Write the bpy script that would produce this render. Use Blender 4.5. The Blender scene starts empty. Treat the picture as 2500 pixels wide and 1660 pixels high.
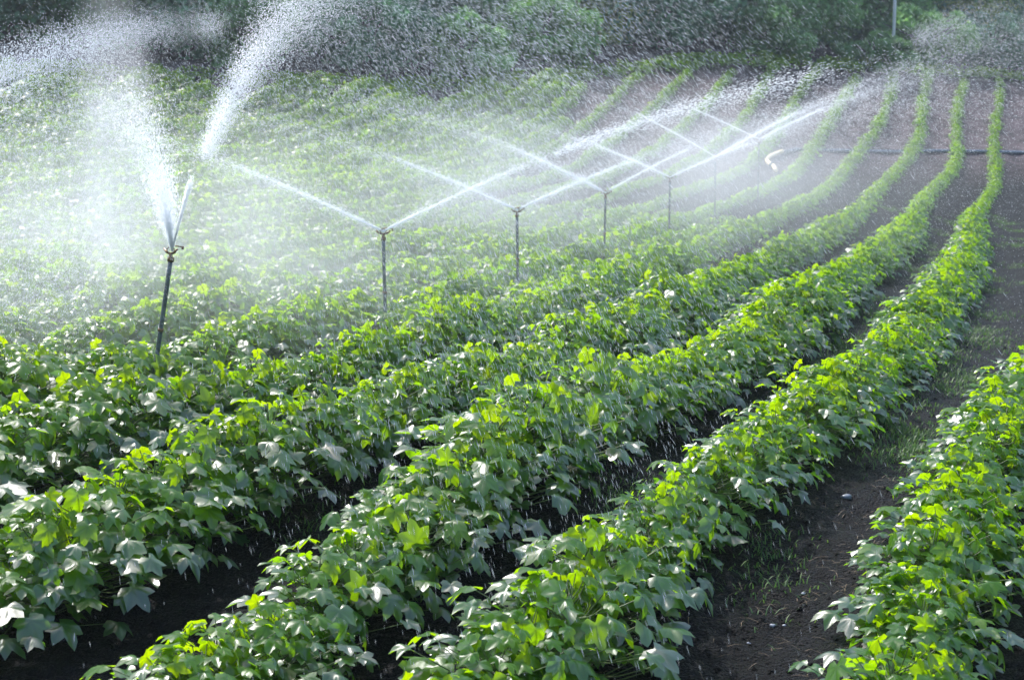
import bpy, math
import numpy as np
from mathutils import Vector, Matrix

rng = np.random.default_rng(7)
R = math.radians
sc = bpy.context.scene
COL = sc.collection

# ------------------------------------------------------------------ camera
CAMZ = 2.35
FPX = 3350.0                      # focal length in pixels of the 2500 px wide frame
KD = FPX / 5000.0                 # depth scale: the lie of the land below is laid out in steps of 1/KD metre of depth
cam_d = bpy.data.cameras.new('camera')
cam = bpy.data.objects.new('camera', cam_d); COL.objects.link(cam)
cam.location = (0, 0, CAMZ)
cam.rotation_euler = (R(90) - math.atan(445 / FPX), 0, 0)
cam_d.sensor_width = 36.0
cam_d.lens = 36.0 * FPX / 2500.0
cam_d.clip_end = 3000
cam_d.dof.use_dof = True
cam_d.dof.focus_distance = 13.5 * KD
cam_d.dof.aperture_fstop = 3.6
sc.camera = cam

# ------------------------------------------------------------------ light
SUN_EL, SUN_AZ = R(55), R(-34)     # azimuth measured from +Y (away from camera) towards +X
w = bpy.data.worlds.new('World'); sc.world = w; w.use_nodes = True
nt = w.node_tree; nt.nodes.clear()
sky = nt.nodes.new('ShaderNodeTexSky'); sky.sky_type = 'NISHITA'; sky.sun_disc = False
sky.sun_elevation = SUN_EL; sky.sun_rotation = SUN_AZ
sky.air_density = 1.3; sky.dust_density = 3.0; sky.ozone_density = 1.5
bg = nt.nodes.new('ShaderNodeBackground'); bg.inputs[1].default_value = 0.15
out = nt.nodes.new('ShaderNodeOutputWorld')
nt.links.new(sky.outputs[0], bg.inputs[0]); nt.links.new(bg.outputs[0], out.inputs[0])
sd = bpy.data.lights.new('sun', 'SUN'); sd.energy = 2.3; sd.angle = R(0.6); sd.color = (1.0, 0.98, 0.95)
sun = bpy.data.objects.new('sun', sd); COL.objects.link(sun)
dv = Vector((math.sin(SUN_AZ) * math.cos(SUN_EL), math.cos(SUN_AZ) * math.cos(SUN_EL), math.sin(SUN_EL)))
sun.rotation_euler = dv.to_track_quat('Z', 'Y').to_euler()
sc.view_settings.view_transform = 'Standard'
sc.view_settings.look = 'None'
sc.view_settings.exposure = 1.27
sc.view_settings.gamma = 1.0
try:
    sc.cycles.max_bounces = 8
    sc.cycles.transparent_max_bounces = 32
    sc.cycles.diffuse_bounces = 6
    sc.cycles.volume_bounces = 1
except Exception:
    pass

# ------------------------------------------------------------------ helpers
def tag(o, label=None, cat=None, group=None, kind=None):
    if label: o['label'] = label
    if cat: o['category'] = cat
    if group: o['group'] = group
    if kind: o['kind'] = kind
    return o

def mesh(name, V, F, mat=None, attrs=None, smooth=False):
    """V (n,3), F (m,k) or list of such arrays"""
    Fs = F if isinstance(F, list) else [F]
    Fs = [f for f in Fs if len(f)]
    me = bpy.data.meshes.new(name)
    V = np.asarray(V, np.float32)
    me.vertices.add(len(V)); me.vertices.foreach_set('co', V.ravel())
    loops = np.concatenate([f.ravel() for f in Fs]).astype(np.int32)
    counts = np.concatenate([np.full(len(f), f.shape[1]) for f in Fs])
    starts = np.concatenate([[0], np.cumsum(counts)[:-1]]).astype(np.int32)
    me.loops.add(len(loops)); me.loops.foreach_set('vertex_index', loops)
    me.polygons.add(len(counts)); me.polygons.foreach_set('loop_start', starts)
    if attrs:
        for k, a in attrs.items():
            at = me.attributes.new(k, 'FLOAT', 'POINT')
            at.data.foreach_set('value', np.asarray(a, np.float32).ravel())
    me.update(calc_edges=True)
    if smooth: me.polygons.foreach_set('use_smooth', np.ones(len(counts), bool))
    if mat: me.materials.append(mat)
    return me

def obj(name, me, parent=None, loc=(0, 0, 0)):
    o = bpy.data.objects.new(name, me); COL.objects.link(o); o.location = loc
    if parent: o.parent = parent
    return o

def tube(path, rad, seg=8, cap=True):
    """round tube along path; rad scalar or list"""
    P = np.asarray(path, float); n = len(P)
    rad = np.full(n, rad) if np.isscalar(rad) else np.asarray(rad, float)
    T = np.gradient(P, axis=0); T /= np.linalg.norm(T, axis=1)[:, None] + 1e-12
    up = np.where(np.abs(T[:, 2:3]) > .9, [[1., 0, 0]], [[0, 0, 1.]])
    A = np.cross(T, up); A /= np.linalg.norm(A, axis=1)[:, None]
    for i in range(1, n):
        a = A[i - 1] - T[i] * np.dot(A[i - 1], T[i]); A[i] = a / (np.linalg.norm(a) + 1e-12)
    B = np.cross(T, A)
    th = np.linspace(0, 2 * np.pi, seg, endpoint=False)
    V = (P[:, None] + rad[:, None, None] * (np.cos(th)[None, :, None] * A[:, None] + np.sin(th)[None, :, None] * B[:, None])).reshape(-1, 3)
    i = np.arange(n - 1)[:, None] * seg; j = np.arange(seg)[None]; k = (j + 1) % seg
    F = np.stack([i + j, i + k, i + seg + k, i + seg + j], -1).reshape(-1, 4)
    Fs = [F]
    if cap:
        V = np.vstack([V, P[:1], P[-1:]]); a, b = n * seg, n * seg + 1
        t1 = np.stack([np.full(seg, a), k[0], j[0]], -1); t2 = np.stack([np.full(seg, b), (n - 1) * seg + j[0], (n - 1) * seg + k[0]], -1)
        Fs += [np.vstack([t1, t2])]
    return V, Fs

def join(parts):
    """list of (V, Fs) -> V, [quads, tris]"""
    V = []; Q = []; T = []; o = 0
    for v, fs in parts:
        V.append(v)
        for f in (fs if isinstance(fs, list) else [fs]):
            (Q if f.shape[1] == 4 else T).append(f + o)
        o += len(v)
    F = []
    if Q: F.append(np.vstack(Q))
    if T: F.append(np.vstack(T))
    return np.vstack(V), F

def box(c, s, rz=0):
    x, y, z = np.meshgrid([-.5, .5], [-.5, .5], [-.5, .5], indexing='ij')
    V = np.stack([x, y, z], -1).reshape(-1, 3) * np.array(s)
    ca, sa = math.cos(rz), math.sin(rz)
    V = V @ np.array([[ca, sa, 0], [-sa, ca, 0], [0, 0, 1]]) + np.array(c)
    F = np.array([[0, 1, 3, 2], [4, 6, 7, 5], [0, 4, 5, 1], [2, 3, 7, 6], [0, 2, 6, 4], [1, 5, 7, 3]])
    return V, [F]

# value noise in numpy
def vnoise(x, y, seed=0):
    xi = np.floor(x).astype(np.int64); yi = np.floor(y).astype(np.int64)
    xf = x - xi; yf = y - yi
    def h(a, b):
        n = (a * 374761393 + b * 668265263 + seed * 1442695041) & 0xffffffff
        n = ((n ^ (n >> 13)) * 1274126177) & 0xffffffff
        return ((n ^ (n >> 16)) & 0xffff) / 65535.0
    u = xf * xf * (3 - 2 * xf); v = yf * yf * (3 - 2 * yf)
    return (h(xi, yi) * (1 - u) + h(xi + 1, yi) * u) * (1 - v) + (h(xi, yi + 1) * (1 - u) + h(xi + 1, yi + 1) * u) * v

# ------------------------------------------------------------------ the lie of the land
HU = np.array([-200, 20, 30, 35, 40, 45, 50, 55, 60, 65, 70, 75, 80, 85, 92, 105, 130, 200, 900.])
HZ = np.array([0, 0, .02, .06, .2, .42, .72, 1.05, 1.35, 1.75, 2.6, 3.6, 4.8, 6.1, 7.4, 8.8, 11.5, 16, 21.])
def ucoord(X, Y): return Y / KD - 1.0 * (X - 5.0)
def terr(X, Y):
    u = ucoord(np.asarray(X, float), np.asarray(Y, float))
    z = 0
    for d in (-4, -2, 0, 2, 4): z = z + np.interp(u + d, HU, HZ)
    X = np.asarray(X, float); Y = np.asarray(Y, float) / KD
    near = -.42 * np.clip((14.5 - Y) / 5.5, 0, 1.3) ** 1.0       # the field falls away a little towards the track in front
    left = -1.3 * np.clip((u - 60) / 20, 0, 1) * np.clip((9 - X) / 9, 0, 1.3)
    return z / 5 + near + left
ROW_DX = 1.64
ROW_X0 = -2.35
def g(Y):
    Y = np.asarray(Y, float) / KD
    return np.where(Y < 22, .30 * Y, .30 * 22 + .25 * (Y - 22)) - np.where(Y > 80, .02 * (Y - 80), 0) - .40 * np.clip((20.5 - Y) / 9, 0, 1.1)
def row_x(n, Y):
    return ROW_X0 + ROW_DX * n + g(Y) + (.12 + .3 * np.clip((np.asarray(Y, float) / KD - 18) / 10, 0, 1) if n == 1 else 0) + {1: .14, -1: .26}.get(n, 0) * np.clip((14 - np.asarray(Y, float) / KD) / 4, 0, 1) + .10 * np.sin(Y * .3 + n * 1.3) * np.clip(Y / 27, 0.2, 1.2)
U_END = 85.5

# ------------------------------------------------------------------ materials
def newmat(name):
    m = bpy.data.materials.new(name); m.use_nodes = True
    t = m.node_tree; t.nodes.clear()
    o = t.nodes.new('ShaderNodeOutputMaterial')
    return m, t, o

def N(t, typ, **kw):
    n = t.nodes.new(typ)
    for k, v in kw.items():
        if k.startswith('i_'):
            key = k[2:]
            n.inputs[int(key) if key.isdigit() else key.replace('_', ' ')].default_value = v
        else: setattr(n, k, v)
    return n

def ramp(t, src, stops):
    r = t.nodes.new('ShaderNodeValToRGB')
    e = r.color_ramp.elements
    while len(e) < len(stops): e.new(.5)
    for k, (p, c) in enumerate(stops): e[k].position = p; e[k].color = (*c, 1)
    t.links.new(src, r.inputs[0]); return r

def leaf_material(name, stops, tstops, rough=.34, trans=.45, coat=.35, bump=0, crough=.26, ior=2.4):
    m, t, o = newmat(name)
    a = N(t, 'ShaderNodeAttribute', attribute_name='rnd')
    oi = N(t, 'ShaderNodeObjectInfo')
    ad = N(t, 'ShaderNodeMath', operation='MULTIPLY_ADD'); ad.inputs[1].default_value = .18
    t.links.new(oi.outputs['Random'], ad.inputs[0]); t.links.new(a.outputs['Fac'], ad.inputs[2])
    sb = N(t, 'ShaderNodeMath', operation='SUBTRACT'); sb.inputs[1].default_value = .09
    t.links.new(ad.outputs[0], sb.inputs[0])
    r1 = ramp(t, sb.outputs[0], stops); r2 = ramp(t, sb.outputs[0], tstops)
    v = N(t, 'ShaderNodeAttribute', attribute_name='vein')
    hs = N(t, 'ShaderNodeMix', data_type='RGBA'); hs.blend_type = 'MULTIPLY'
    t.links.new(r2.outputs[0], hs.inputs[6]); hs.inputs[7].default_value = (.72, .74, .6, 1)
    t.links.new(v.outputs['Fac'], hs.inputs[0])
    p = N(t, 'ShaderNodeBsdfPrincipled')
    t.links.new(r1.outputs[0], p.inputs['Base Color'])
    p.inputs['Roughness'].default_value = rough
    p.inputs['Coat Weight'].default_value = coat
    p.inputs['Specular IOR Level'].default_value = .25 if coat else .5
    p.inputs['Coat Roughness'].default_value = crough
    p.inputs['Coat IOR'].default_value = ior
    if coat:                      # older, lower leaves are waxier than the young ones
        cw = N(t, 'ShaderNodeMapRange'); cw.inputs['From Min'].default_value = .35; cw.inputs['From Max'].default_value = .75
        cw.inputs['To Min'].default_value = coat; cw.inputs['To Max'].default_value = coat * .25
        t.links.new(sb.outputs[0], cw.inputs['Value']); t.links.new(cw.outputs[0], p.inputs['Coat Weight'])
    tr = N(t, 'ShaderNodeBsdfTranslucent'); t.links.new(hs.outputs[2], tr.inputs[0])
    mx = N(t, 'ShaderNodeMixShader'); mx.inputs[0].default_value = trans
    t.links.new(p.outputs[0], mx.inputs[1]); t.links.new(tr.outputs[0], mx.inputs[2])
    if bump:
        tc = N(t, 'ShaderNodeTexCoord')
        ns = N(t, 'ShaderNodeTexNoise'); ns.inputs['Scale'].default_value = 45; ns.inputs['Detail'].default_value = 3
        t.links.new(tc.outputs['Object'], ns.inputs['Vector'])
        b = N(t, 'ShaderNodeBump'); b.inputs['Strength'].default_value = bump; b.inputs['Distance'].default_value = .01
        t.links.new(ns.outputs[0], b.inputs['Height']); t.links.new(b.outputs[0], p.inputs['Normal'])
    t.links.new(mx.outputs[0], o.inputs[0])
    return m

M = {}
for _k, _cr in (('cotton', .31), ('cotton_far', .48)): M[_k] = leaf_material('cotton_leaf',
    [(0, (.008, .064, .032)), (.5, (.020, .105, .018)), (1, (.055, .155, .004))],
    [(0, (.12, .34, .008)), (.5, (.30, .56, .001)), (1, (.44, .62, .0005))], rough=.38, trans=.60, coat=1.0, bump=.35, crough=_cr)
M['grass'] = leaf_material('grass_blade',
    [(0, (.03, .09, .03)), (1, (.08, .16, .04))], [(0, (.06, .18, .04)), (1, (.16, .28, .05))], rough=.5, coat=0, trans=.35)
M['straw'] = leaf_material('straw', [(0, (.09, .065, .045)), (1, (.22, .16, .10))], [(0, (.1, .07, .04)), (1, (.2, .14, .08))], rough=.7, coat=0, trans=.1)
def tree_mat(name, dark, light, tr):
    return leaf_material(name, [(0, dark), (1, light)], [(0, tuple(.6 * c for c in tr)), (1, tr)], rough=.55, coat=0, trans=.48)
M['tree_dark'] = tree_mat('tree_dark_leaf', (.025, .07, .07), (.18, .38, .22), (.24, .55, .22))
M['tree_mid'] = tree_mat('tree_green_leaf', (.03, .09, .05), (.20, .40, .15), (.28, .56, .16))
M['tree_light'] = tree_mat('tree_light_leaf', (.05, .14, .06), (.26, .5, .16), (.34, .66, .16))
M['tree_olive'] = tree_mat('tree_olive_leaf', (.08, .14, .045), (.38, .50, .12), (.5, .68, .10))

def simple(name, col, rough=.5, metal=0, noise=0, nscale=20, coat=0):
    m, t, o = newmat(name)
    p = N(t, 'ShaderNodeBsdfPrincipled'); p.inputs['Base Color'].default_value = (*col, 1)
    p.inputs['Roughness'].default_value = rough; p.inputs['Metallic'].default_value = metal
    p.inputs['Coat Weight'].default_value = coat
    if noise:
        tc = N(t, 'ShaderNodeTexCoord'); ns = N(t, 'ShaderNodeTexNoise')
        ns.inputs['Scale'].default_value = nscale; ns.inputs['Detail'].default_value = 5
        t.links.new(tc.outputs['Object'], ns.inputs['Vector'])
        r = ramp(t, ns.outputs[0], [(.3, tuple(c * (1 - noise) for c in col)), (.7, tuple(min(1, c * (1 + noise)) for c in col))])
        t.links.new(r.outputs[0], p.inputs['Base Color'])
    t.links.new(p.outputs[0], o.inputs[0]); return m
M['stem'] = simple('green_stem', (.07, .11, .03), .5, noise=.4)
M['bark'] = simple('bark', (.10, .09, .085), .9, noise=.4, nscale=6)
M['riser'] = simple('wet_riser_pipe', (.05, .075, .085), .3, noise=.6, nscale=35, coat=.4)
M['brass'] = simple('weathered_brass', (.16, .10, .05), .35, metal=.6, noise=.4, nscale=60)
M['alu'] = simple('aluminium_pipe', (.85, .8, .72), .22, metal=1, noise=.1, nscale=9)
M['blackpipe'] = simple('black_polythene', (.035, .05, .075), .25, noise=.2, coat=.6)
M['hose'] = simple('cream_hose', (.95, .72, .42), .3, noise=.1, coat=.4)
M['white_post'] = simple('pale_post_paint', (.62, .68, .78), .4, noise=.12, nscale=8)
M['stone'] = simple('wet_stone', (.12, .14, .18), .35, noise=.5, nscale=14)
M['palestone'] = simple('pale_stone', (.20, .22, .27), .4, noise=.4, nscale=14)

# water drops: clear water scatters the sun forward, so each drop is pale and lets light through
m, t, o = newmat('water_drops')
d = N(t, 'ShaderNodeBsdfDiffuse'); d.inputs[0].default_value = (.95, .97, 1, 1)
tr = N(t, 'ShaderNodeBsdfTranslucent'); tr.inputs[0].default_value = (.95, .97, 1, 1)
gl = N(t, 'ShaderNodeBsdfTransparent')
m1 = N(t, 'ShaderNodeMixShader'); m1.inputs[0].default_value = .5
m2 = N(t, 'ShaderNodeMixShader'); m2.inputs[0].default_value = .12
t.links.new(d.outputs[0], m1.inputs[1]); t.links.new(tr.outputs[0], m1.inputs[2])
t.links.new(m1.outputs[0], m2.inputs[1]); t.links.new(gl.outputs[0], m2.inputs[2])
t.links.new(m2.outputs[0], o.inputs[0]); M['water'] = m

# soil
m, t, o = newmat('soil')
geo = N(t, 'ShaderNodeNewGeometry')
n1 = N(t, 'ShaderNodeTexNoise'); n1.inputs['Scale'].default_value = 9; n1.inputs['Detail'].default_value = 8; n1.inputs['Roughness'].default_value = .7
n2 = N(t, 'ShaderNodeTexNoise'); n2.inputs['Scale'].default_value = .35; n2.inputs['Detail'].default_value = 4
n3 = N(t, 'ShaderNodeTexNoise'); n3.inputs['Scale'].default_value = 60; n3.inputs['Detail'].default_value = 4
for n in (n1, n2, n3): t.links.new(geo.outputs['Position'], n.inputs['Vector'])
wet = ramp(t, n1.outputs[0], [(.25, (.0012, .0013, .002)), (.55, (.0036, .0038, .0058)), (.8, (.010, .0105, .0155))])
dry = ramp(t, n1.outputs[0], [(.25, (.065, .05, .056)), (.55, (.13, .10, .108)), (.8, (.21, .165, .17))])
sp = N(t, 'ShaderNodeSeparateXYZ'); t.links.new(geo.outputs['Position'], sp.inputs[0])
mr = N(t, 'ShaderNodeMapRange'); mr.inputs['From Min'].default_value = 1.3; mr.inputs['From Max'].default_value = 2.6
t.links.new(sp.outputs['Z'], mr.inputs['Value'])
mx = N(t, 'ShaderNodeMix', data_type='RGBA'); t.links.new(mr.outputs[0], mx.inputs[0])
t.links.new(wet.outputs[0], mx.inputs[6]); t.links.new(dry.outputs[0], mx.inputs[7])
n4 = N(t, 'ShaderNodeTexNoise'); n4.inputs['Scale'].default_value = 1.7; n4.inputs['Detail'].default_value = 6; n4.inputs['Roughness'].default_value = .65
t.links.new(geo.outputs['Position'], n4.inputs['Vector'])
pt = N(t, 'ShaderNodeMapRange'); pt.inputs['From Min'].default_value = .36; pt.inputs['From Max'].default_value = .64; pt.inputs['To Min'].default_value = .35; pt.inputs['To Max'].default_value = 1.35
t.links.new(n4.outputs[0], pt.inputs['Value'])
sc4 = N(t, 'ShaderNodeVectorMath', operation='SCALE'); t.links.new(mx.outputs[2], sc4.inputs[0]); t.links.new(pt.outputs[0], sc4.inputs['Scale'])
p = N(t, 'ShaderNodeBsdfPrincipled'); t.links.new(sc4.outputs[0], p.inputs['Base Color']); p.inputs['Specular IOR Level'].default_value = .16
rr = N(t, 'ShaderNodeMapRange'); rr.inputs['From Min'].default_value = .35; rr.inputs['From Max'].default_value = .7
rr.inputs['To Min'].default_value = .35; rr.inputs['To Max'].default_value = .9
t.links.new(n3.outputs[0], rr.inputs['Value']); t.links.new(rr.outputs[0], p.inputs['Roughness'])
b = N(t, 'ShaderNodeBump'); b.inputs['Strength'].default_value = 1; b.inputs['Distance'].default_value = .07
ml = N(t, 'ShaderNodeMath', operation='ADD'); t.links.new(n1.outputs[0], ml.inputs[0]); t.links.new(n3.outputs[0], ml.inputs[1])
t.links.new(ml.outputs[0], b.inputs['Height']); t.links.new(b.outputs[0], p.inputs['Normal'])
t.links.new(p.outputs[0], o.inputs[0]); M['soil'] = m

# ------------------------------------------------------------------ ground
ys = [-60, -30, -15, -5, 0, 3, 5, 6.3]
y = 7.0
while y < 130: ys.append(y); y *= 1.0055
while y < 900: ys.append(y); y *= 1.06
ys = np.array(ys) * KD
tt = np.concatenate([[-4, -2.5, -1.5, -1, -.7, -.5, -.4], np.linspace(-.33, .33, 420), [.4, .5, .7, 1, 1.5, 2.5, 4]])
YY, TT = np.meshgrid(ys, tt, indexing='ij')
XX = TT * (np.maximum(YY / KD, 7) + 2)
def soil_h(X, Y):
    a = vnoise(X * 2.2, Y * 2.2, 1) * .05 + vnoise(X * 7, Y * 7, 2) * .035 + vnoise(X * 19, Y * 19, 3) * .028
    nf = (X - ROW_X0 - g(Y)) / ROW_DX
    ridge = .05 * np.cos(2 * np.pi * nf)      # rows stand on low ridges
    return a - .05 + ridge
ZZ = terr(XX, YY) + np.where((YY > 3) & (YY < 90), soil_h(XX, YY), 0)
nY, nT = XX.shape
idx = np.arange(nY * nT).reshape(nY, nT)
F = np.stack([idx[:-1, :-1], idx[:-1, 1:], idx[1:, 1:], idx[1:, :-1]], -1).reshape(-1, 4)
go = obj('ground', mesh('ground', np.stack([XX, YY, ZZ], -1).reshape(-1, 3), F, M['soil'], smooth=True))
tag(go, kind='structure', label='dark wet furrowed soil of the cotton field rising to a hillside')

# ------------------------------------------------------------------ leaves
OUT = [(0, 1.0, 1), (13, .82, .3), (27, .60, 0), (40, .72, .3), (53, .86, 1), (67, .68, .3), (82, .53, 0), (101, .62, 1), (126, .50, .2), (152, .42, 0), (172, .14, 0)]
pts = [(a, r, v) for a, r, v in OUT] + [(-a, r, v) for a, r, v in OUT[:0:-1]]
pts = np.array(pts)
def leaf_template(hi=True):
    P = pts if hi else pts[[0, 2, 4, 6, 8, 13, 15, 17, 19]]
    th = np.radians(P[:, 0]); r = P[:, 1]
    o2 = np.stack([np.sin(th) * r, np.cos(th) * r], -1); n = len(o2)
    if hi:
        V = np.vstack([[[0, 0]], o2 * .5, o2]); ve = np.concatenate([[1], P[:, 2], P[:, 2] * .7])
        i = np.arange(n); j = (i + 1) % n
        T = np.vstack([np.stack([0 * i, 1 + j, 1 + i], -1), np.stack([1 + i, 1 + j, 1 + n + j], -1), np.stack([1 + i, 1 + n + j, 1 + n + i], -1)])
    else:
        V = np.vstack([[[0, 0]], o2]); ve = np.concatenate([[1], P[:, 2]])
        i = np.arange(n); j = (i + 1) % n
        T = np.stack([0 * i, 1 + j, 1 + i], -1)
    return V, T, ve
LT = {True: leaf_template(True), False: leaf_template(False)}

def make_leaves(pos, nrm, fwd, size, rnd, hi, r_):
    """arrays of leaf frames -> V, T, attrs"""
    V2, T, ve = LT[hi]
    n = len(pos); nv = len(V2)
    nrm = nrm / np.linalg.norm(nrm, axis=1)[:, None]
    fwd = fwd - nrm * (fwd * nrm).sum(1)[:, None]; fwd /= np.linalg.norm(fwd, axis=1)[:, None] + 1e-9
    side = np.cross(fwd, nrm)
    x = V2[None, :, 0]; y = V2[None, :, 1]; rr = np.sqrt(x * x + y * y); th = np.arctan2(x, y)
    droop = r_.uniform(.05, .5, (n, 1)); fold = r_.uniform(-.3, .25, (n, 1)); ph = r_.uniform(0, 6.3, (n, 1)); rp = r_.uniform(.06, .22, (n, 1))
    tw = r_.uniform(-.25, .25, (n, 1))
    curl = r_.uniform(-.16, .10, (n, 1))
    z = -droop * rr * rr + curl * rr ** 5 + fold * np.abs(x) + rp * np.sin(3 * th + ph) * rr + rp * .8 * np.sin(5 * x + 4 * y + ph) * rr + tw * x * y - .09 * ve[None] * rr
    S = size[:, None, None]
    P = pos[:, None] + S * (x[..., None] * side[:, None] + y[..., None] * fwd[:, None] + z[..., None] * nrm[:, None])
    Tn = (T[None] + (np.arange(n) * nv)[:, None, None]).reshape(-1, 3)
    return P.reshape(-1, 3), Tn, {'rnd': np.repeat(rnd, nv), 'vein': np.tile(ve, n)}

def plant_frames(r_, nleaf, rad, h):
    az = np.arange(nleaf) * 2.39996 + r_.uniform(0, 6.3) + r_.normal(0, .25, nleaf)
    q = (np.arange(nleaf) + .5) / nleaf            # 0 low/outer, 1 top
    hz = h * (.16 + .84 * q ** .75) + r_.normal(0, .025, nleaf)
    rad_q = rad * np.clip(np.sqrt(np.clip(1.02 - q ** 1.7, 0.0, 1)), .08, 1) * r_.uniform(.35, 1.0, nleaf)
    pos = np.stack([np.cos(az) * rad_q, np.sin(az) * rad_q, hz], -1)
    outv = np.stack([np.cos(az), np.sin(az), 0 * az], -1)
    tilt = np.clip(r_.normal(.20, .20, nleaf) * (1.25 - .5 * q), -.3, .9)
    up_ = (q > .45) & (r_.random(nleaf) < .24)      # some upper blades stand up and let the sun through
    tilt = np.where(up_, r_.uniform(.8, 1.35, nleaf), tilt)
    nrm = np.stack([np.cos(az) * np.sin(tilt), np.sin(az) * np.sin(tilt), np.cos(tilt)], -1)
    nrm += r_.normal(0, .15, (nleaf, 3)) + np.array([.20, .0, 0])   # blades pushed over by the falling water
    fwd = outv + r_.normal(0, .35, (nleaf, 3)) + np.array([.35, -.15, -.1])
    size = r_.uniform(.060, .112, nleaf) * (1.08 - .35 * q ** 3)
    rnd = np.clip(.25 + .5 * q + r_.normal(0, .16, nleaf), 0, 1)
    # a few very young pale leaves at the tip
    return pos, nrm, fwd, size, rnd

NV = 10
variants = []
for k in range(NV):
    r_ = np.random.default_rng(100 + k)
    h = r_.uniform(.40, .49); rad = r_.uniform(.42, .52); nl = int(r_.integers(78, 94))
    pos, nrm, fwd, size, rnd = plant_frames(r_, nl, rad, h)
    V, T, at = make_leaves(pos, nrm, fwd, size, rnd, True, r_)
    lm = mesh('cotton_foliage', V, T, M['cotton'], at, smooth=True)
    parts = [tube([(0, 0, -.05), (.01, .005, h * .4), (-.01, .01, h * .75), (0, 0, h * .97)], [.009, .008, .006, .003], 6)]
    for i in range(0, nl, 1):
        zb = max(.03, pos[i, 2] - .10 - .05 * r_.random())
        mid = pos[i] * [.55, .55, 0] + [0, 0, (zb + pos[i, 2]) / 2 - .01]
        parts.append(tube([(0, 0, zb), mid, pos[i]], [.0028, .0024, .002], 4, cap=False))
    V, Fs = join(parts)
    sm = mesh('cotton_stem', V, Fs, M['stem'], smooth=True)
    variants.append((lm, sm, (pos, nrm, fwd, size, rnd)))

# ------------------------------------------------------------------ where the plants stand
P_ = []
for n in range(-46, 8):
    Yw = 6.6 * KD + rng.uniform(0, .3)
    while Yw < 135 * KD:
        Y = Yw / KD; X = float(row_x(n, Yw))
        u = float(ucoord(X, Yw))
        if u > U_END + 1.2 * math.sin(n * 2.1) : break
        if abs(X) < .27 * Y + 1.6:
            leafy = 1.0
            if u > 55:                         # the young crop on the right hand slope is thinner
                leafy = .64
            elif u > 42: leafy = 1 - .36 * (u - 42) / 13
            left = np.clip((.148 * (Y - 67) - X) / 2.5 + .5, 0, 1)   # the left of the slope is fully grown
            sc_ = leafy + (1.12 - leafy) * float(left)
            big = float(vnoise(np.array(X * .5 + 31), np.array(Y * .5), 9))
            sc_ *= .80 + .36 * big
            sc_ *= 1.16 - .16 * float(np.clip((u - 40) / 12, 0, 1)) * (1 - float(left)) - .16 * float(np.clip((n + 1.5) / 1.5, 0, 1) * np.clip((Y - 14) / 6, 0, 1))
            sc_ *= 1.03 - .07 * float(np.clip((16 - Y) / 5, 0, 1))
            if n <= -1: sc_ *= 1 + .12 * float(np.clip((Y - 9) / 3, 0, 1) * np.clip((38 - Y) / 10, 0, 1))
            if rng.random() < .03: sc_ *= .6
            if (left > .5 and Y > 24) or (n <= -4 and 22 < Y < 50 and rng.random() < .6):      # the crop has closed over the furrows here
                P_.append((n, X + ROW_DX * .5 + rng.normal(0, .12), Yw + .1, sc_ * .88, float(left), u))
            P_.append((n, X + rng.normal(0, .05), Yw + rng.normal(0, .04), sc_ * rng.uniform(.9, 1.1), float(left), u))
        Yw += .26 * rng.uniform(.8, 1.25)
P_.sort(key=lambda p: p[2])

def in_view(X, Y):
    return abs(X) < .25 * Y / KD + .15 and Y > 7.3 * KD
near = [p for p in P_ if in_view(p[1], p[2])][:300]
near_ids = set(id(p) for p in near)
far = [p for p in P_ if id(p) not in near_ids]
rows_near = sorted(set(p[0] for p in near), reverse=True)
ordn = ['first', 'second', 'third', 'fourth', 'fifth', 'sixth', 'seventh', 'eighth', 'ninth', 'tenth', 'eleventh', 'twelfth', 'thirteenth', 'fourteenth', 'fifteenth', 'sixteenth', 'seventeenth', 'eighteenth', 'nineteenth', 'twentieth']
def row_label(i):
    if i == 0: return 'leafy green cotton plant in the row cut by the right edge of the photo'
    return 'leafy cotton plant in the near half of the %s crop row from the right edge' % ordn[min(i, 19)]
seen_row = set()
for p in near:
    n, X, Y, s, lf, u = p
    k = int(rng.integers(NV))
    lm, sm, _ = variants[k]
    e = bpy.data.objects.new('cotton_plant', None); COL.objects.link(e)
    e.empty_display_size = .1
    e.location = (X, Y, float(terr(X, Y)) + .03)
    e.rotation_euler = (rng.normal(0, .05), rng.normal(0, .05), rng.uniform(-.6, .6) )
    e.scale = (s * rng.choice([1.0, 1.0]), s, s * rng.uniform(.88, 1.1))
    i = rows_near.index(n)
    lab = row_label(i)
    if n not in seen_row:
        seen_row.add(n)
        lab = 'nearest leafy cotton plant of the %s crop row from the right edge' % ordn[min(i, 19)]
    tag(e, lab, 'cotton plant', 'cotton plants growing in the near rows')
    for nm, me in (('foliage', lm), ('stem', sm)):
        c = bpy.data.objects.new(nm, me); COL.objects.link(c); c.parent = e

# the rest of the crop, one mass
VV = []; TTs = []; RN = []; VE = []; off = 0
for p in far:
    n, X, Y, s, lf, u = p
    k = int(rng.integers(NV)); pos, nrm, fwd, size, rnd = variants[k][2]
    if Y < 30 * KD: hi = True; step = 1; gs = 1.0
    elif Y < 50 * KD: hi = False; step = 1; gs = 1.0
    else: hi = False; step = (1 if lf > .5 and Y < 80 * KD else 2); gs = (1.0 if step == 1 else 1.2)
    sl = slice(int(rng.integers(step)), None, step)
    a = rng.uniform(-.6, .6); ca, sa = math.cos(a), math.sin(a)
    Rm = np.array([[ca, sa, 0], [-sa, ca, 0], [0, 0, 1]])
    V, T, at = make_leaves(pos[sl] @ Rm * s + [X, Y, float(terr(X, Y)) + .03], nrm[sl] @ Rm, fwd[sl] @ Rm, size[sl] * s * gs, rnd[sl] + rng.normal(0, .06), hi, rng)
    VV.append(V); TTs.append(T + off); RN.append(at['rnd']); VE.append(at['vein']); off += len(V)
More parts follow.
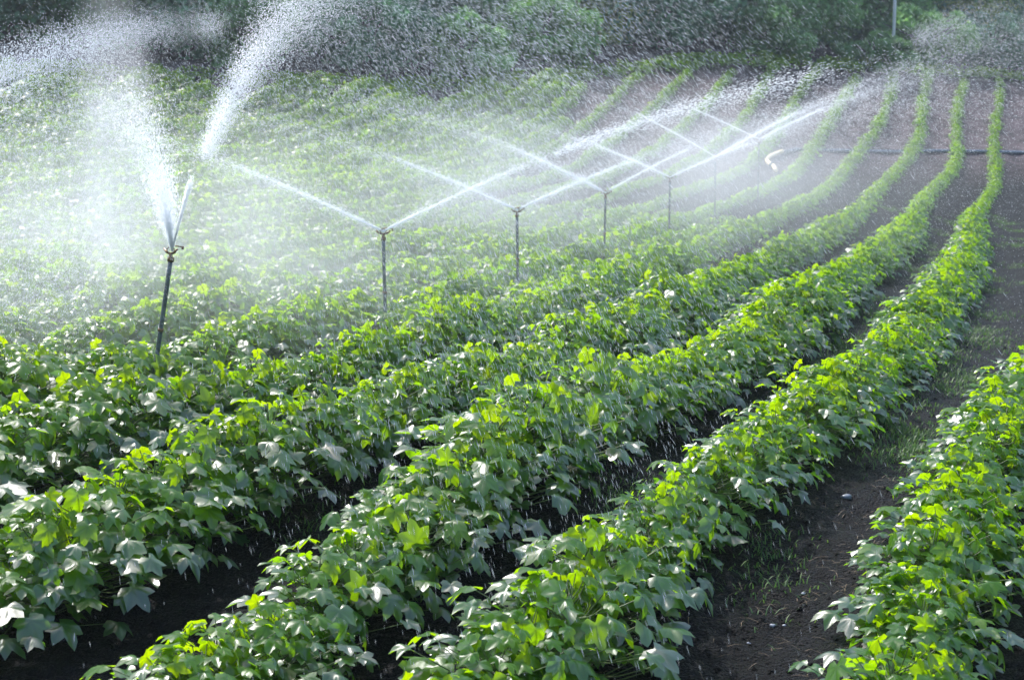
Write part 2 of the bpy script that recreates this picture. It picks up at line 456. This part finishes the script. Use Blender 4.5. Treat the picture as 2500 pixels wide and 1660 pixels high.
fo = obj('cotton_crop', mesh('cotton_crop', np.vstack(VV), np.vstack(TTs), M['cotton_far'], {'rnd': np.concatenate(RN), 'vein': np.concatenate(VE)}, smooth=True))
tag(fo, 'green cotton rows running on over the middle ground and up the far slope', 'cotton crop', kind='stuff')
print('plants near', len(near), 'far', len(far), 'verts', off, 'near to Y', near[-1][2])

# ------------------------------------------------------------------ weeds, straw, stones between the rows
def blades(spots, r_, hmin, hmax, wid, flat=0.0):
    n = len(spots)
    az = r_.uniform(0, 2 * np.pi, n); h = r_.uniform(hmin, hmax, n); ln = r_.uniform(.2, .9, n) + flat
    d = np.stack([np.cos(az) * np.sin(ln), np.sin(az) * np.sin(ln), np.cos(ln)], -1)
    s = np.stack([-np.sin(az), np.cos(az), 0 * az], -1) * wid
    b0 = spots; mid = spots + d * (h * .55)[:, None]; tip = spots + d * h[:, None] + np.stack([np.cos(az), np.sin(az), -.6 + 0 * az], -1) * (h * .25)[:, None]
    V = np.stack([b0 - s, b0 + s, mid + s * .8, mid - s * .8, tip], 1).reshape(-1, 3)
    i = (np.arange(n) * 5)[:, None]
    return V, [np.hstack([i, i + 1, i + 2, i + 3]), np.hstack([i + 3, i + 2, i + 4])], np.repeat(r_.random(n), 5)
def ground_z(X, Y): return terr(X, Y) + soil_h(X, Y)
r_ = np.random.default_rng(5)
cand = []
Yc = np.exp(r_.uniform(math.log(7.2), math.log(62), 2600)); Xc = r_.uniform(-.27, .27, 2600) * Yc
nf = (Xc - ROW_X0 - g(Yc * KD)) / ROW_DX; fr = np.abs(nf - np.round(nf))
right = Xc / Yc
pr = (vnoise(Xc * .7, Yc * .35, 21) > np.where((Yc > 15.5) & (right > .13), .28, np.where(Yc < 10.2, .58, .80))) & (fr > .22)
Xc, Yc = Xc[pr], Yc[pr] * KD
sp_ = []
for x, y in zip(Xc, Yc):
    k = int(r_.integers(25, 90) * (1 + (y > 10)))
    xx = x + r_.normal(0, .14, k); yy = y + r_.normal(0, .26, k)
    sp_.append(np.stack([xx, yy, ground_z(xx, yy)], -1))
sp_ = np.vstack(sp_)
V, Fs, rn = blades(sp_, r_, .02, .09, .0042)
tag(obj('grass', mesh('grass', V, Fs, M['grass'], {'rnd': rn, 'vein': rn * 0})), 'sparse green grass and weeds on the soil between the crop rows', 'grass', kind='stuff')
# straw
Yc = np.exp(r_.uniform(math.log(7.2), math.log(60), 900)); Xc = r_.uniform(-.27, .27, 900) * Yc
keep = vnoise(Xc * .9, Yc * .4, 55) > .62; Xc, Yc = Xc[keep], Yc[keep] * KD
sp_ = []
for x, y in zip(Xc, Yc):
    k = int(r_.integers(4, 16)); xx = x + r_.normal(0, .14, k); yy = y + r_.normal(0, .12, k)
    sp_.append(np.stack([xx, yy, ground_z(xx, yy) + .008], -1))
V, Fs, rn = blades(np.vstack(sp_), r_, .03, .11, .0016, flat=.9)
tag(obj('straw', mesh('straw', V, Fs, M['straw'], {'rnd': rn, 'vein': rn * 0})), 'dry brown straw litter scattered over the dark soil', 'straw', kind='stuff')

# crumbly clods lying on the soil
nc = 9000
Yc = np.exp(r_.uniform(math.log(7.2), math.log(30), nc)) * KD; Xc = r_.uniform(-.27, .27, nc) * Yc / KD
nf = (Xc - ROW_X0 - g(Yc)) / ROW_DX; kp = (np.abs(nf - np.round(nf)) > .15); Xc, Yc = Xc[kp], Yc[kp]; nc = len(Xc)
D = np.array([[1, 0, 0], [-1, 0, 0], [0, 1, 0], [0, -1, 0], [0, 0, 1], [0, 0, -1]], float)
T8 = np.array([[0, 2, 4], [2, 1, 4], [1, 3, 4], [3, 0, 4], [2, 0, 5], [1, 2, 5], [3, 1, 5], [0, 3, 5]])
sz = (.006 + .022 * r_.random(nc) ** 3)[:, None, None]
th = r_.uniform(0, 6.28, nc); Rz = np.stack([np.stack([np.cos(th), -np.sin(th), 0 * th], -1), np.stack([np.sin(th), np.cos(th), 0 * th], -1), np.stack([0 * th, 0 * th, .7 + 0 * th], -1)], 1)
V = np.einsum('nij,nkj->nki', Rz, D[None] * r_.uniform(.55, 1.25, (nc, 6, 1)) + r_.normal(0, .15, (nc, 6, 3))) * sz
V += np.stack([Xc, Yc, ground_z(Xc, Yc)], -1)[:, None]
tag(obj('soil_clods', mesh('soil_clods', V.reshape(-1, 3), (T8[None] + (np.arange(nc) * 6)[:, None, None]).reshape(-1, 3), M['soil'], smooth=True)), 'crumbs and small clods of dark wet soil in the furrows', 'soil clods', kind='stuff')

def px(x, y, drop):      # a ground point seen at photo pixel x, y
    Y = FPX * drop / (y - 385.0)
    return (x - 1250) / FPX * Y, Y
def stone(x, y, size, mat, label, seed):
    X, Y = px(x, y, CAMZ)
    r_ = np.random.default_rng(seed)
    th, ph = np.meshgrid(np.linspace(0, 2 * np.pi, 12, endpoint=False), np.linspace(0, np.pi, 8), indexing='ij')
    D = np.stack([np.cos(th) * np.sin(ph), np.sin(th) * np.sin(ph), np.cos(ph)], -1)
    rr = 1 + .25 * (vnoise(D[..., 0] * 2 + 5, D[..., 1] * 2 + D[..., 2] * 1.7 + 5, seed) - .5) * 2
    V = (D * rr[..., None] * size * [1, .8, .55]).reshape(-1, 3)
    id_ = np.arange(96).reshape(12, 8); j = np.roll(id_, -1, 0)
    F = np.stack([id_[:, :-1], j[:, :-1], j[:, 1:], id_[:, 1:]], -1).reshape(-1, 4)
    o = obj('stone', mesh('stone', V, F, mat), loc=(X, Y, float(ground_z(X, Y)) + size * .15))
    tag(o, label, 'stone', 'stones lying on the soil')
stone(2087, 1205, .04, M['stone'], 'dark blue grey stone on the wet soil between the two right hand rows', 1)
stone(1910, 1427, .018, M['palestone'], 'pale stone on dark soil in the lower right furrow, left of its neighbour', 2)
stone(1940, 1424, .013, M['palestone'], 'small pale flat stone just right of the larger pale one', 3)
stone(1985, 1378, .014, M['palestone'], 'pale stone lying beside a dry straw stalk in the furrow', 4)
stone(1850, 1455, .013, M['palestone'], 'pale chip of stone nearest the camera in the lower right furrow', 5)

# ------------------------------------------------------------------ sprinklers
HEADS = [(420, 609, 18.4), (936, 563, 23.6), (1262, 511, 30.2), (1477, 469, 36.5), (1633, 432, 43.0), (1742, 383, 49.3), (1847, 341, 56.5)]
SL = ['leaning wet sprinkler riser at the left throwing the tall white plume',
      'upright sprinkler on a dark riser, second from the left, with two thin white jets',
      'sprinkler on a slim riser in mid field, third from the left',
      'sprinkler on a slim riser, fourth from the left, half veiled by spray',
      'small distant sprinkler, fifth from the left, in white spray',
      'small distant sprinkler, sixth from the left, below the brown slope',
      'farthest sprinkler of the line, close to the end of the black pipe']
heads3 = []
for i, (hx, hy, Yo) in enumerate(HEADS):
    Y = Yo * KD
    X = (hx - 1250) / FPX * Y; zh = CAMZ - (hy - 385) / FPX * Y
    lean = (-.05 * 0 - .165, 0) if i == 0 else (.006 if i == 1 else rng.uniform(-.02, .02), 0)
    H = 1.45
    bx = X - (0.27 if i == 0 else -.02 if i == 1 else rng.uniform(-.02, .02)); by = Y
    zb = float(terr(bx, by)) - .03
    e = bpy.data.objects.new('sprinkler', None); COL.objects.link(e); e.location = (bx, by, zb)
    tag(e, SL[i], 'sprinkler', 'sprinklers standing in line across the field')
    top = np.array([X - bx, Y - by, zh - zb])
    dirv = top / np.linalg.norm(top)
    L = np.linalg.norm(top) - .075
    rw = .021
    V, Fs = tube([dirv * s for s in np.linspace(0, L, 10)], rw, 10)
    obj('riser', mesh('sprinkler_riser', V, Fs, M['riser'], smooth=True), e)
    # coupling collar and ribbing of the wet pipe
    V, Fs = join([tube([dirv * (L - .03), dirv * (L + .012)], .03, 10), tube([dirv * (L * .55), dirv * (L * .55 + .03)], .027, 10)])
    obj('collar', mesh('sprinkler_collar', V, Fs, M['brass'], smooth=False), e)
    c = dirv * L
    # head body: a short vertical barrel with a bridge frame
    parts = [tube([c, c + [0, 0, .05]], [.018, .014], 8), tube([c + [0, 0, .04], c + [-.03, 0, .06], c + [-.034, 0, .085], c + [0, 0, .105], c + [.034, 0, .085], c + [.03, 0, .06], c + [0, 0, .04]], .006, 6)]
    V, Fs = join(parts); obj('head_body', mesh('sprinkler_head', V, Fs, M['brass'], smooth=True), e)
    ax = .0 if i else .6
    for s in (-1, 1):
        dx = np.array([math.cos(ax) * s, -math.sin(ax) * s * .8, 0])
        V, Fs = tube([c + [0, 0, .04], c + dx * .05 + [0, 0, .055], c + dx * .085 + [0, 0, .085]], [.012, .011, .009], 7)
        obj('nozzle', mesh('sprinkler_nozzle', V, Fs, M['brass'], smooth=True), e)
    V, Fs = join([tube([c + [-.02, 0, .108], c + [.05, .01, .11], c + [.10, .02, .10]], .006, 6), box(tuple(c + [.105, .02, .092]), (.02, .012, .03))])
    obj('hammer_arm', mesh('sprinkler_arm', V, Fs, M['brass'], smooth=False), e)
    heads3.append(np.array([X, Y, zh]))

# lateral aluminium pipe lying along the sprinkler row
path = []
for Y in np.arange(9, 34, .5) * KD:
    h = [(a[0], a[1]) for a in heads3]
    X = float(row_x(-3.8, Y))
    path.append((X, Y, float(terr(X, Y)) + (.09 if Y < 17 else .03)))
V, Fs = tube(path, .038, 10)
tag(obj('irrigation_pipe', mesh('irrigation_pipe', V, Fs, M['alu'], smooth=True)), 'shiny metal water pipe lying among the plants at the feet of the sprinklers', 'pipe')

# ------------------------------------------------------------------ main pipe and hose on the slope
def on_slope(x, y):      # march a pixel ray to the terrain
    for Y in np.arange(15, 100, .07):
        X = (x - 1250) / FPX * Y; z = CAMZ - (y - 385) / FPX * Y
        if z < terr(X, Y): return np.array([X, Y, float(terr(X, Y))])
    return np.array([X, Y, z])
pp = [on_slope(x, yy) for x, yy in ((1903, 379), (1935, 372), (2000, 373), (2090, 375), (2180, 376), (2270, 374), (2370, 375), (2440, 376), (2500, 377))]
ext = pp[-1] + (pp[-1] - pp[-3]) * 3; ext[2] = float(terr(ext[0], ext[1]))
pp.append(ext)
pp = [q + [0, 0, .05] for q in pp]
V, Fs = tube(pp, .085, 10)
tag(obj('black_pipe', mesh('black_pipe', V, Fs, M['blackpipe'], smooth=True)), 'long black water pipe crossing the rows at the foot of the brown slope', 'pipe')
hp = [on_slope(x, yy) + [0, 0, .12] for x, yy in ((1903, 379), (1888, 384), (1874, 391), (1867, 398), (1868, 404), (1876, 410), (1883, 414), (1887, 420), (1889, 426))]
V, Fs = tube(hp, .075, 10)
ho = obj('supply_hose', mesh('supply_hose', V, Fs, M['hose'], smooth=True)); tag(ho, 'curved cream coloured hose at the left end of the black pipe', 'hose')
V, Fs = tube([hp[5] + (hp[6] - hp[5]) * .3, hp[5] + (hp[6] - hp[5]) * .9], .1, 10)
obj('coupling', mesh('hose_coupling', V, Fs, M['blackpipe'], smooth=True), ho)

# ------------------------------------------------------------------ trees and bushes beyond the field
def crown(r_, w, dd, h, z0, nclump, per, leaf):
    """leaf-sized faces on many overlapping clumps spread through the crown's volume"""
    c = r_.normal(0, 1, (nclump, 3)); c /= np.linalg.norm(c, axis=1)[:, None]
    c *= r_.uniform(.35, 1.0, nclump)[:, None] ** .6
    c = c * [w / 2 * .85, dd / 2 * .85, h / 2 * .88] + [0, 0, z0 + h / 2]
    cr = r_.uniform(.10, .24, nclump) * min(w, h)
    P = r_.normal(0, 1, (nclump, per, 3)); nn = P / np.linalg.norm(P, axis=2)[..., None]
    P = c[:, None] + nn * cr[:, None, None] * r_.uniform(.6, 1.05, (nclump, per, 1)) * [1, 1, .8]
    P = P.reshape(-1, 3); nn = nn.reshape(-1, 3) + r_.normal(0, .5, (len(P), 3)) + [0, 0, .3]
    nn /= np.linalg.norm(nn, axis=1)[:, None]
    a = np.cross(nn, r_.normal(0, 1, nn.shape)); a /= np.linalg.norm(a, axis=1)[:, None]; b_ = np.cross(nn, a)
    s = (leaf * r_.uniform(.6, 1.3, len(P)))[:, None]
    V = np.stack([P - a * s, P + b_ * s * .6, P + a * s, P - b_ * s * .6], 1).reshape(-1, 3)
    F = np.arange(len(V)).reshape(-1, 4)
    rnd = np.repeat(np.repeat(r_.uniform(0, 1, nclump), per) * .6 + .4 * r_.random(len(P)), 4)
    return V, F, rnd

def tree(name, x, Yd, w, top, mat, label, cat, seed, z0=.3, per=170, nclump=60, leaf=.13, group='trees and bushes beyond the field'):
    """x: photo column; Yd: distance; top: height above local ground"""
    X = (x - 1250) / FPX * Yd; zg = float(terr(X, Yd)); top *= .66 if top > 6 else .9
    r_ = np.random.default_rng(seed)
    e = bpy.data.objects.new(name, None); COL.objects.link(e); e.location = (X, Yd, zg)
    tag(e, label, cat, group)
    V, F, rnd = crown(r_, w, w * .8, top - z0, z0, nclump, per, leaf)
    obj('crown', mesh(name + '_crown', V, F, M[mat], {'rnd': rnd, 'vein': rnd * 0}), e)
    parts = [tube([(0, 0, -.3), (.1, 0, top * .3), (-.05, .1, top * .55), (0, 0, top * .85)], [w * .035, w * .028, w * .018, .02], 8)]
    for k in range(6):
        a = r_.uniform(0, 6.28); zb = top * r_.uniform(.2, .5)
        parts.append(tube([(0, 0, zb), (math.cos(a) * w * .18, math.sin(a) * w * .18, zb + top * .15), (math.cos(a) * w * .36, math.sin(a) * w * .36, zb + top * .3)], [w * .016, w * .011, .015], 6))
    V, Fs = join(parts); obj('trunk', mesh(name + '_trunk', V, Fs, M['bark'], smooth=True), e)
def edgeY(x):  # distance where the field ends along photo column x
    s = (x - 1250) / 5000.
    return (U_END - 5.0) / (1 - s) * KD
TREES = [
 ('tree', 40, 8, 8, 11, 'tree_dark', 'darkest tall tree filling the upper left corner'),
 ('tree', 230, 7, 6.5, 10, 'tree_mid', 'green tree between the dark corner tree and the arc of spray'),
 ('tree', 470, 6, 7.5, 10, 'tree_dark', 'rounded dark tree above the left jet of water'),
 ('bush', 600, 4, 4.5, 4.6, 'tree_mid', 'green bush at the field edge just left of the rising jet'),
 ('tree', 730, 10, 6, 11, 'tree_dark', 'dark blue green tree behind the rising column of drops'),
 ('bush', 900, 4, 6, 4.0, 'tree_dark', 'low dark bush at the field edge under the falling drops'),
 ('tree', 1010, 9, 7, 11, 'tree_dark', 'dark tree behind the densest falling drops at the top'),
 ('bush', 1130, 3.6, 5, 3.2, 'tree_light', 'light green bush at the field edge, left of the brown slope'),
 ('tree', 1240, 8, 6, 10, 'tree_mid', 'mid green tree over the light green bushes'),
 ('bush', 1330, 4.0, 5, 3.6, 'tree_light', 'pale green bush beside the top corner of the brown slope'),
 ('tree', 1470, 8, 4.2, 9, 'tree_olive', 'yellowish olive tree in the top centre'),
 ('tree', 1620, 6, 7.5, 11, 'tree_dark', 'big dark bluish tree right of the olive tree'),
 ('tree', 1790, 9, 6, 11, 'tree_dark', 'dark tree with gaps between the bluish tree and the green one'),
 ('tree', 1930, 6, 6.5, 9, 'tree_mid', 'leafy green tree left of the white post'),
 ('bush', 1880, 3.5, 4.4, 3.2, 'tree_mid', 'low green bush at the field edge under the leafy green tree'),
 ('tree', 2120, 9, 6, 11, 'tree_mid', 'tall green tree behind the white post'),
 ('bush', 2120, 1.5, 4.5, 2.0, 'tree_mid', 'dark bush at the foot of the white post'),
 ('bush', 2230, 4, 5.5, 3.4, 'tree_light', 'grey green bush right of the white post, wet with spray'),
 ('tree', 2330, 9, 5.5, 11, 'tree_olive', 'olive green tree near the upper right corner'),
 ('tree', 2480, 8, 7, 11, 'tree_dark', 'dark tree in the upper right corner'),
 ('bush', 2400, 4, 5, 3.4, 'tree_dark', 'dark bush at the field edge below the upper right corner'),
]
for k, (nm, x, dist, w_, top, mt, lab) in enumerate(TREES):
    tree(nm, x, edgeY(x) + dist, w_, top, mt, lab, nm, 300 + k, z0=(-.4 if nm == 'bush' else -.2), nclump=(50 if nm == 'bush' else 110), per=(150 if nm == 'bush' else 190), leaf=.12)
# the wood behind: one mass
r_ = np.random.default_rng(77)
VV = []; FF = []; RR = []; off = 0
for k in range(60):
    s = -.42 + .84 * k / 59
    Yd = (U_END - 5) / (1 - s) * KD + r_.uniform(8, 18); X = s * Yd / KD
    V, F, rnd = crown(r_, 8, 7, 10, -1, 60, 120, .2)
    V = V + [X, Yd, float(terr(X, Yd))]; VV.append(V); FF.append(F + off); RR.append(rnd); off += len(V)
rnd = np.concatenate(RR)
tag(obj('woodland', mesh('woodland', np.vstack(VV), np.vstack(FF), M['tree_dark'], {'rnd': rnd, 'vein': rnd * 0})), 'dark wood closing the view behind the field edge', 'woodland', kind='stuff')

# bright strip of weeds and cotton along the top edge of the field
VV = []; TT_ = []; RN = []; VE = []; off = 0
for k in range(520):
    s = r_.uniform(-.45, .45); Yd = edgeY(1250 + s * FPX) + r_.uniform(.2, 2.2); X = s * Yd
    pos, nrm, fwd, size, rnd = variants[int(r_.integers(NV))][2]
    sl = slice(0, None, 4)
    V, T, at = make_leaves(pos[sl] * .9 + [X, Yd, float(terr(X, Yd))], nrm[sl], fwd[sl], size[sl] * 1.6, rnd[sl] + .1, False, r_)
    VV.append(V); TT_.append(T + off); RN.append(at['rnd']); VE.append(at['vein']); off += len(V)
tag(obj('headland_weeds', mesh('headland_weeds', np.vstack(VV), np.vstack(TT_), M['cotton_far'], {'rnd': np.concatenate(RN), 'vein': np.concatenate(VE)})), 'bright green strip of growth along the top edge of the field', 'weeds', kind='stuff')

# white post
Yd = 101.5 * KD; X = (2163 - 1250) / FPX * Yd
zg = float(terr(X, Yd))
e = bpy.data.objects.new('white_post', None); COL.objects.link(e); e.location = (X, Yd, zg)
tag(e, 'tall thin pale post standing among the trees at the upper right', 'post')
V, Fs = tube([(0, 0, -.3), (0, 0, 6), (.05, 0, 12)], [.08, .08, .07], 10); obj('shaft', mesh('post_shaft', V, Fs, M['white_post'], smooth=True), e)
V, Fs = tube([(0, 0, 0), (0, 0, .25)], .16, 10); obj('footing', mesh('post_footing', V, Fs, M['white_post']), e)

# ------------------------------------------------------------------ water
def drops(P, Vel, wid, shutter, label, name='water_spray', minlen=1.5):
    n = len(P)
    sp = np.linalg.norm(Vel, axis=1)[:, None] + 1e-9; d = Vel / sp
    L = np.clip(sp * shutter, wid[:, None] * minlen, None) * .5
    a = np.cross(d, np.random.default_rng(1).normal(0, 1, d.shape)); a /= np.linalg.norm(a, axis=1)[:, None]; b_ = np.cross(d, a)
    w_ = wid[:, None] * .5
    V = np.stack([P + d * L, P + a * w_, P - d * L, P - a * w_, P + d * L, P + b_ * w_, P - d * L, P - b_ * w_], 1).reshape(-1, 3)
    T = np.arange(n * 8).reshape(-1, 4)
    o = obj(name, mesh(name, V, T, M['water']))
    tag(o, label, 'spray', kind='stuff'); return o

G = 9.81
WIND = np.array([-.5, .2, 0])
def jet(r_, p0, az, el, v0, n, t0=0.0, t1=1.3, k0=.15, k1=9, spread=.02, rot=0.0, tpow=1.0, wind=WIND, wob=.05, sweep=0):
    """ballistic drops with drag, angles in degrees; rot: how far the head had turned when a drop left (deg/s)"""
    t = t0 + (t1 - t0) * r_.random(n) ** tpow
    k = k0 * (k1 / k0) ** r_.random(n)
    sp = spread * (1 + 2.0 * (k / 9) ** .5)
    A = R(az) + r_.normal(0, 1, n) * sp - R(rot) * t * (1.0 if sweep else r_.uniform(.6, 1.0, n)); E = R(el) + r_.normal(0, 1, n) * sp * .8 - .12 * (k / 9) ** .5 * r_.random(n) * (1 - sweep)
    v = v0 * r_.uniform(.975 if sweep else .93, 1.015 if sweep else 1.03, n)
    v = np.stack([np.cos(A) * np.cos(E) * v, np.sin(A) * np.cos(E) * v, np.sin(E) * v], -1)
    vt = np.array([0, 0, -G])[None] / k[:, None] + wind
    ex = np.exp(-k * t)[:, None]
    P = p0 + (v - vt) * (1 - ex) / k[:, None] + vt * t[:, None]
    vel = (v - vt) * ex + vt
    P += r_.normal(0, 1, P.shape) * (.004 + wob * np.minimum(t * k * .3, 2))[:, None]
    return P, vel, k
def gather(a):
    P = np.vstack([q[0] for q in a]); Ve = np.vstack([q[1] for q in a]); K = np.concatenate([q[2] for q in a])
    P[:, 1] *= KD; Ve[:, 1] *= KD
    ok = (P[:, 2] > terr(P[:, 0], P[:, 1]) + .05) & (P[:, 1] > 5 * KD)
    return P[ok], Ve[ok], K[ok]

r_ = np.random.default_rng(11)
# head 1: both jets run towards the camera, over the crop
heads3 = [q / [1, KD, 1] for q in heads3]
h0 = heads3[0]
P, Ve, K = gather([
    jet(r_, h0, -84, 39, 11.5, 80000, t1=1.1, k0=1.2, k1=14, spread=.035, rot=14, wob=.09),
    jet(r_, h0, -84, 36, 11.5, 900, t1=.12, k0=.2, k1=2, spread=.05),
    jet(r_, h0, -26, 49.6, 10.1, 30000, t0=.50, t1=.97, k0=1.2, k1=1.42, spread=.012, rot=87, wob=.16, sweep=1)])
drops(P, Ve, np.clip(.0042 / K ** .25, .0018, .005), .004, 'tall white plume of water rising from the leaning sprinkler at the left')
P, Ve, K = gather([
    jet(r_, h0, -72, 31, 13, 3600, t1=.11, k0=.2, k1=.8, spread=.007),
    jet(r_, h0, -70, 31, 13, 26000, t0=.155, t1=.62, k0=.1, k1=.8, spread=.016, wob=.1)])
drops(P, Ve, np.clip(.0034 / K ** .25, .002, .0045), .0018, 'coarse white jet of drops climbing right out of the top of the photo beside the plume')
P, Ve, K = gather([
    jet(r_, h0, -70, 32, 13, 42000, t0=.5, t1=1.2, k0=.2, k1=1.6, spread=.10, rot=-16, wob=.45)])
ok = r_.random(len(P)) < np.clip((.13 - P[:, 0] / P[:, 1] * KD) / .13, .03, 1); P, Ve = P[ok], Ve[ok]
drops(P, Ve + [0, 0, -1.2], r_.uniform(.0010, .0024, len(P)), .0060, 'cloud of separate coarse drops falling across the top middle of the photo')
labs = ['two thin water jets fanning from the second sprinkler from the left', 'water jets and mist of the third sprinkler from the left', 'water jets and mist of the fourth sprinkler from the left',
        'spray of the fifth sprinkler from the left', 'broad spray of the sixth sprinkler from the left', 'spray blown to the right by the farthest sprinkler of the line']
#       az left, right, elevation, speed, share of water to the right
cfg = [(186, -14, 27, 15, .5), (168, 14, 25, 15.5, .5), (190, 22, 28, 15, .3), (172, -12, 26, 14, .5), (184, -6, 31, 17, .8), (176, 12, 27, 16, .8)]
for i, (al, ar, el, v0, shr) in enumerate(cfg):
    h0 = heads3[i + 1]; sc_ = h0[1] / 23.6
    a = []
    for az, f in ((al, 1 - shr), (ar, shr)):
        a.append(jet(r_, h0, az, el, v0, int(46000 * f), t1=1.2, k0=1.0, k1=12, spread=.05, rot=22 * (-1 if i % 2 else 1), wob=.12))
        a.append(jet(r_, h0, az, el, v0, int(11000 * f), t1=.8, k0=.25, k1=2.2, spread=.016, rot=8 * (-1) ** i, tpow=1.3, wob=.09))
        a.append(jet(r_, h0, az, el, v0, int(900), t1=.13, k0=.15, k1=.5, spread=.004))
    if i == 0: a.append(jet(r_, h0, -14, 27, 15, 4200, t0=.16, t1=.40, k0=.15, k1=.6, spread=.008, wob=.2))
    P, Ve, K = gather(a)
    drops(P, Ve, np.clip(.0030 / K ** .3, .0014, .004) * sc_ ** .6, .0022, labs[i])
# far sprinkler beyond the slope on the right
pf = np.array([17.5, 100, float(terr(17.5, 100 * KD)) + .6])
P, Ve, K = gather([jet(r_, pf, 8, 26, 19, 13000, t0=.12, t1=1.1, k0=.8, k1=5, spread=.09, rot=25, wob=.5)])
drops(P, Ve, np.full(len(P), .011), .006, 'distant spray against the dark bushes near the white post')

# drops raining down over the field in front of the sprinkler line
n = 300000
Yr = 6 + 30 * r_.random(n) ** .75
Xr = r_.uniform(-.27, .27, n) * Yr
zr = r_.uniform(-.4, 5.2, n)
dens = np.exp(-((Xr / Yr - .01) / np.where(Xr / Yr > .01, .115, .15)) ** 2) * (.35 + .65 * vnoise(Xr * .9, Yr * .9 + zr * 1.5, 4))
dens *= np.clip(.35 + .65 * zr / 2.2, 0, 1)
ok = r_.random(n) < dens
P = np.stack([Xr, Yr * KD, zr], -1)[ok]
fan = P[:, 2:3] / 3.5
Ve = np.hstack([.5 + 3.4 * fan, -.6 + 0 * fan, -4.8 + .8 * fan]) + r_.normal(0, .35, (len(P), 3))
ok = P[:, 2] > terr(P[:, 0], P[:, 1]) + .02
drops(P[ok], Ve[ok], r_.uniform(.0006, .0015, ok.sum()) * np.sqrt(P[ok][:, 1] / 8), r_.uniform(.002, .010, (ok.sum(), 1)), 'fine streaks of water raining over the crop in front of the sprinklers', name='falling_drops')

# ------------------------------------------------------------------ drifting mist and air
def mist(c, rad, dens, label, nscale=1.2, rot=(0, 0, 0)):
    m, t, o = newmat('mist')
    tc = N(t, 'ShaderNodeTexCoord')
    ln = N(t, 'ShaderNodeVectorMath', operation='LENGTH'); t.links.new(tc.outputs['Object'], ln.inputs[0])
    mr = N(t, 'ShaderNodeMapRange', interpolation_type='SMOOTHSTEP'); mr.inputs['From Min'].default_value = .25; mr.inputs['From Max'].default_value = .98
    mr.inputs['To Min'].default_value = 1; mr.inputs['To Max'].default_value = 0
    t.links.new(ln.outputs['Value'], mr.inputs['Value'])
    ge = N(t, 'ShaderNodeNewGeometry'); ns = N(t, 'ShaderNodeTexNoise'); ns.inputs['Scale'].default_value = nscale; ns.inputs['Detail'].default_value = 2
    t.links.new(ge.outputs['Position'], ns.inputs['Vector'])
    nr = N(t, 'ShaderNodeMapRange'); nr.inputs['From Min'].default_value = .35; nr.inputs['From Max'].default_value = .68
    t.links.new(ns.outputs[0], nr.inputs['Value'])
    mu = N(t, 'ShaderNodeMath', operation='MULTIPLY'); t.links.new(mr.outputs[0], mu.inputs[0]); t.links.new(nr.outputs[0], mu.inputs[1])
    m2 = N(t, 'ShaderNodeMath', operation='MULTIPLY'); t.links.new(mu.outputs[0], m2.inputs[0]); m2.inputs[1].default_value = dens
    pv = N(t, 'ShaderNodeVolumePrincipled'); pv.inputs['Color'].default_value = (.93, .96, 1, 1); pv.inputs['Anisotropy'].default_value = .35
    t.links.new(m2.outputs[0], pv.inputs['Density']); t.links.new(pv.outputs[0], o.inputs['Volume'])
    th = np.linspace(0, 2 * np.pi, 24, endpoint=False); ph = np.linspace(0, np.pi, 13)[1:-1]
    V = [[0, 0, 1]] + [[math.sin(p) * math.cos(q), math.sin(p) * math.sin(q), math.cos(p)] for p in ph for q in th] + [[0, 0, -1]]
    Q = [[1 + i * 24 + j, 1 + (i + 1) * 24 + j, 1 + (i + 1) * 24 + (j + 1) % 24, 1 + i * 24 + (j + 1) % 24] for i in range(10) for j in range(24)]
    T = [[0, 1 + j, 1 + (j + 1) % 24] for j in range(24)]
    L0 = 1 + 10 * 24; T += [[L0 + j, L0 + 24, L0 + (j + 1) % 24] for j in range(24)]
    o_ = obj('mist', mesh('mist', V, [np.array(Q), np.array(T)], m), loc=c); o_.scale = rad; o_.rotation_euler = rot
    tag(o_, label, 'mist', kind='stuff')
mist((-3.28, 17.1 * KD, 2.5), (.40, .9, 1.6), .8, 'white mist around the tall plume of the left sprinkler', 1.5)
mist((-5.0, 26 * KD, .9), (7.0, 10 * KD, 2.6), .145, 'pale mist hanging over the crop behind the leaning sprinkler', .5)
mist((2.0, 40 * KD, 1.6), (7.5, 12 * KD, 2.6), .11, 'mist drifting over the field between the middle sprinklers', .35)
mist((8.0, 54 * KD, 1.9), (5.0, 8 * KD, 1.7), .045, 'mist blown along the foot of the brown slope', .4)

# hazy air over the whole place
m, t, o = newmat('haze')
pv = N(t, 'ShaderNodeVolumePrincipled'); pv.inputs['Color'].default_value = (.78, .88, 1, 1); pv.inputs['Density'].default_value = .0006; pv.inputs['Anisotropy'].default_value = .3
t.links.new(pv.outputs[0], o.inputs['Volume'])
V, Fs = box((0, 60, 18), (400, 400, 44))
tag(obj('haze', mesh('haze', V, Fs, m)), 'thin bluish damp air over the field', kind='stuff')
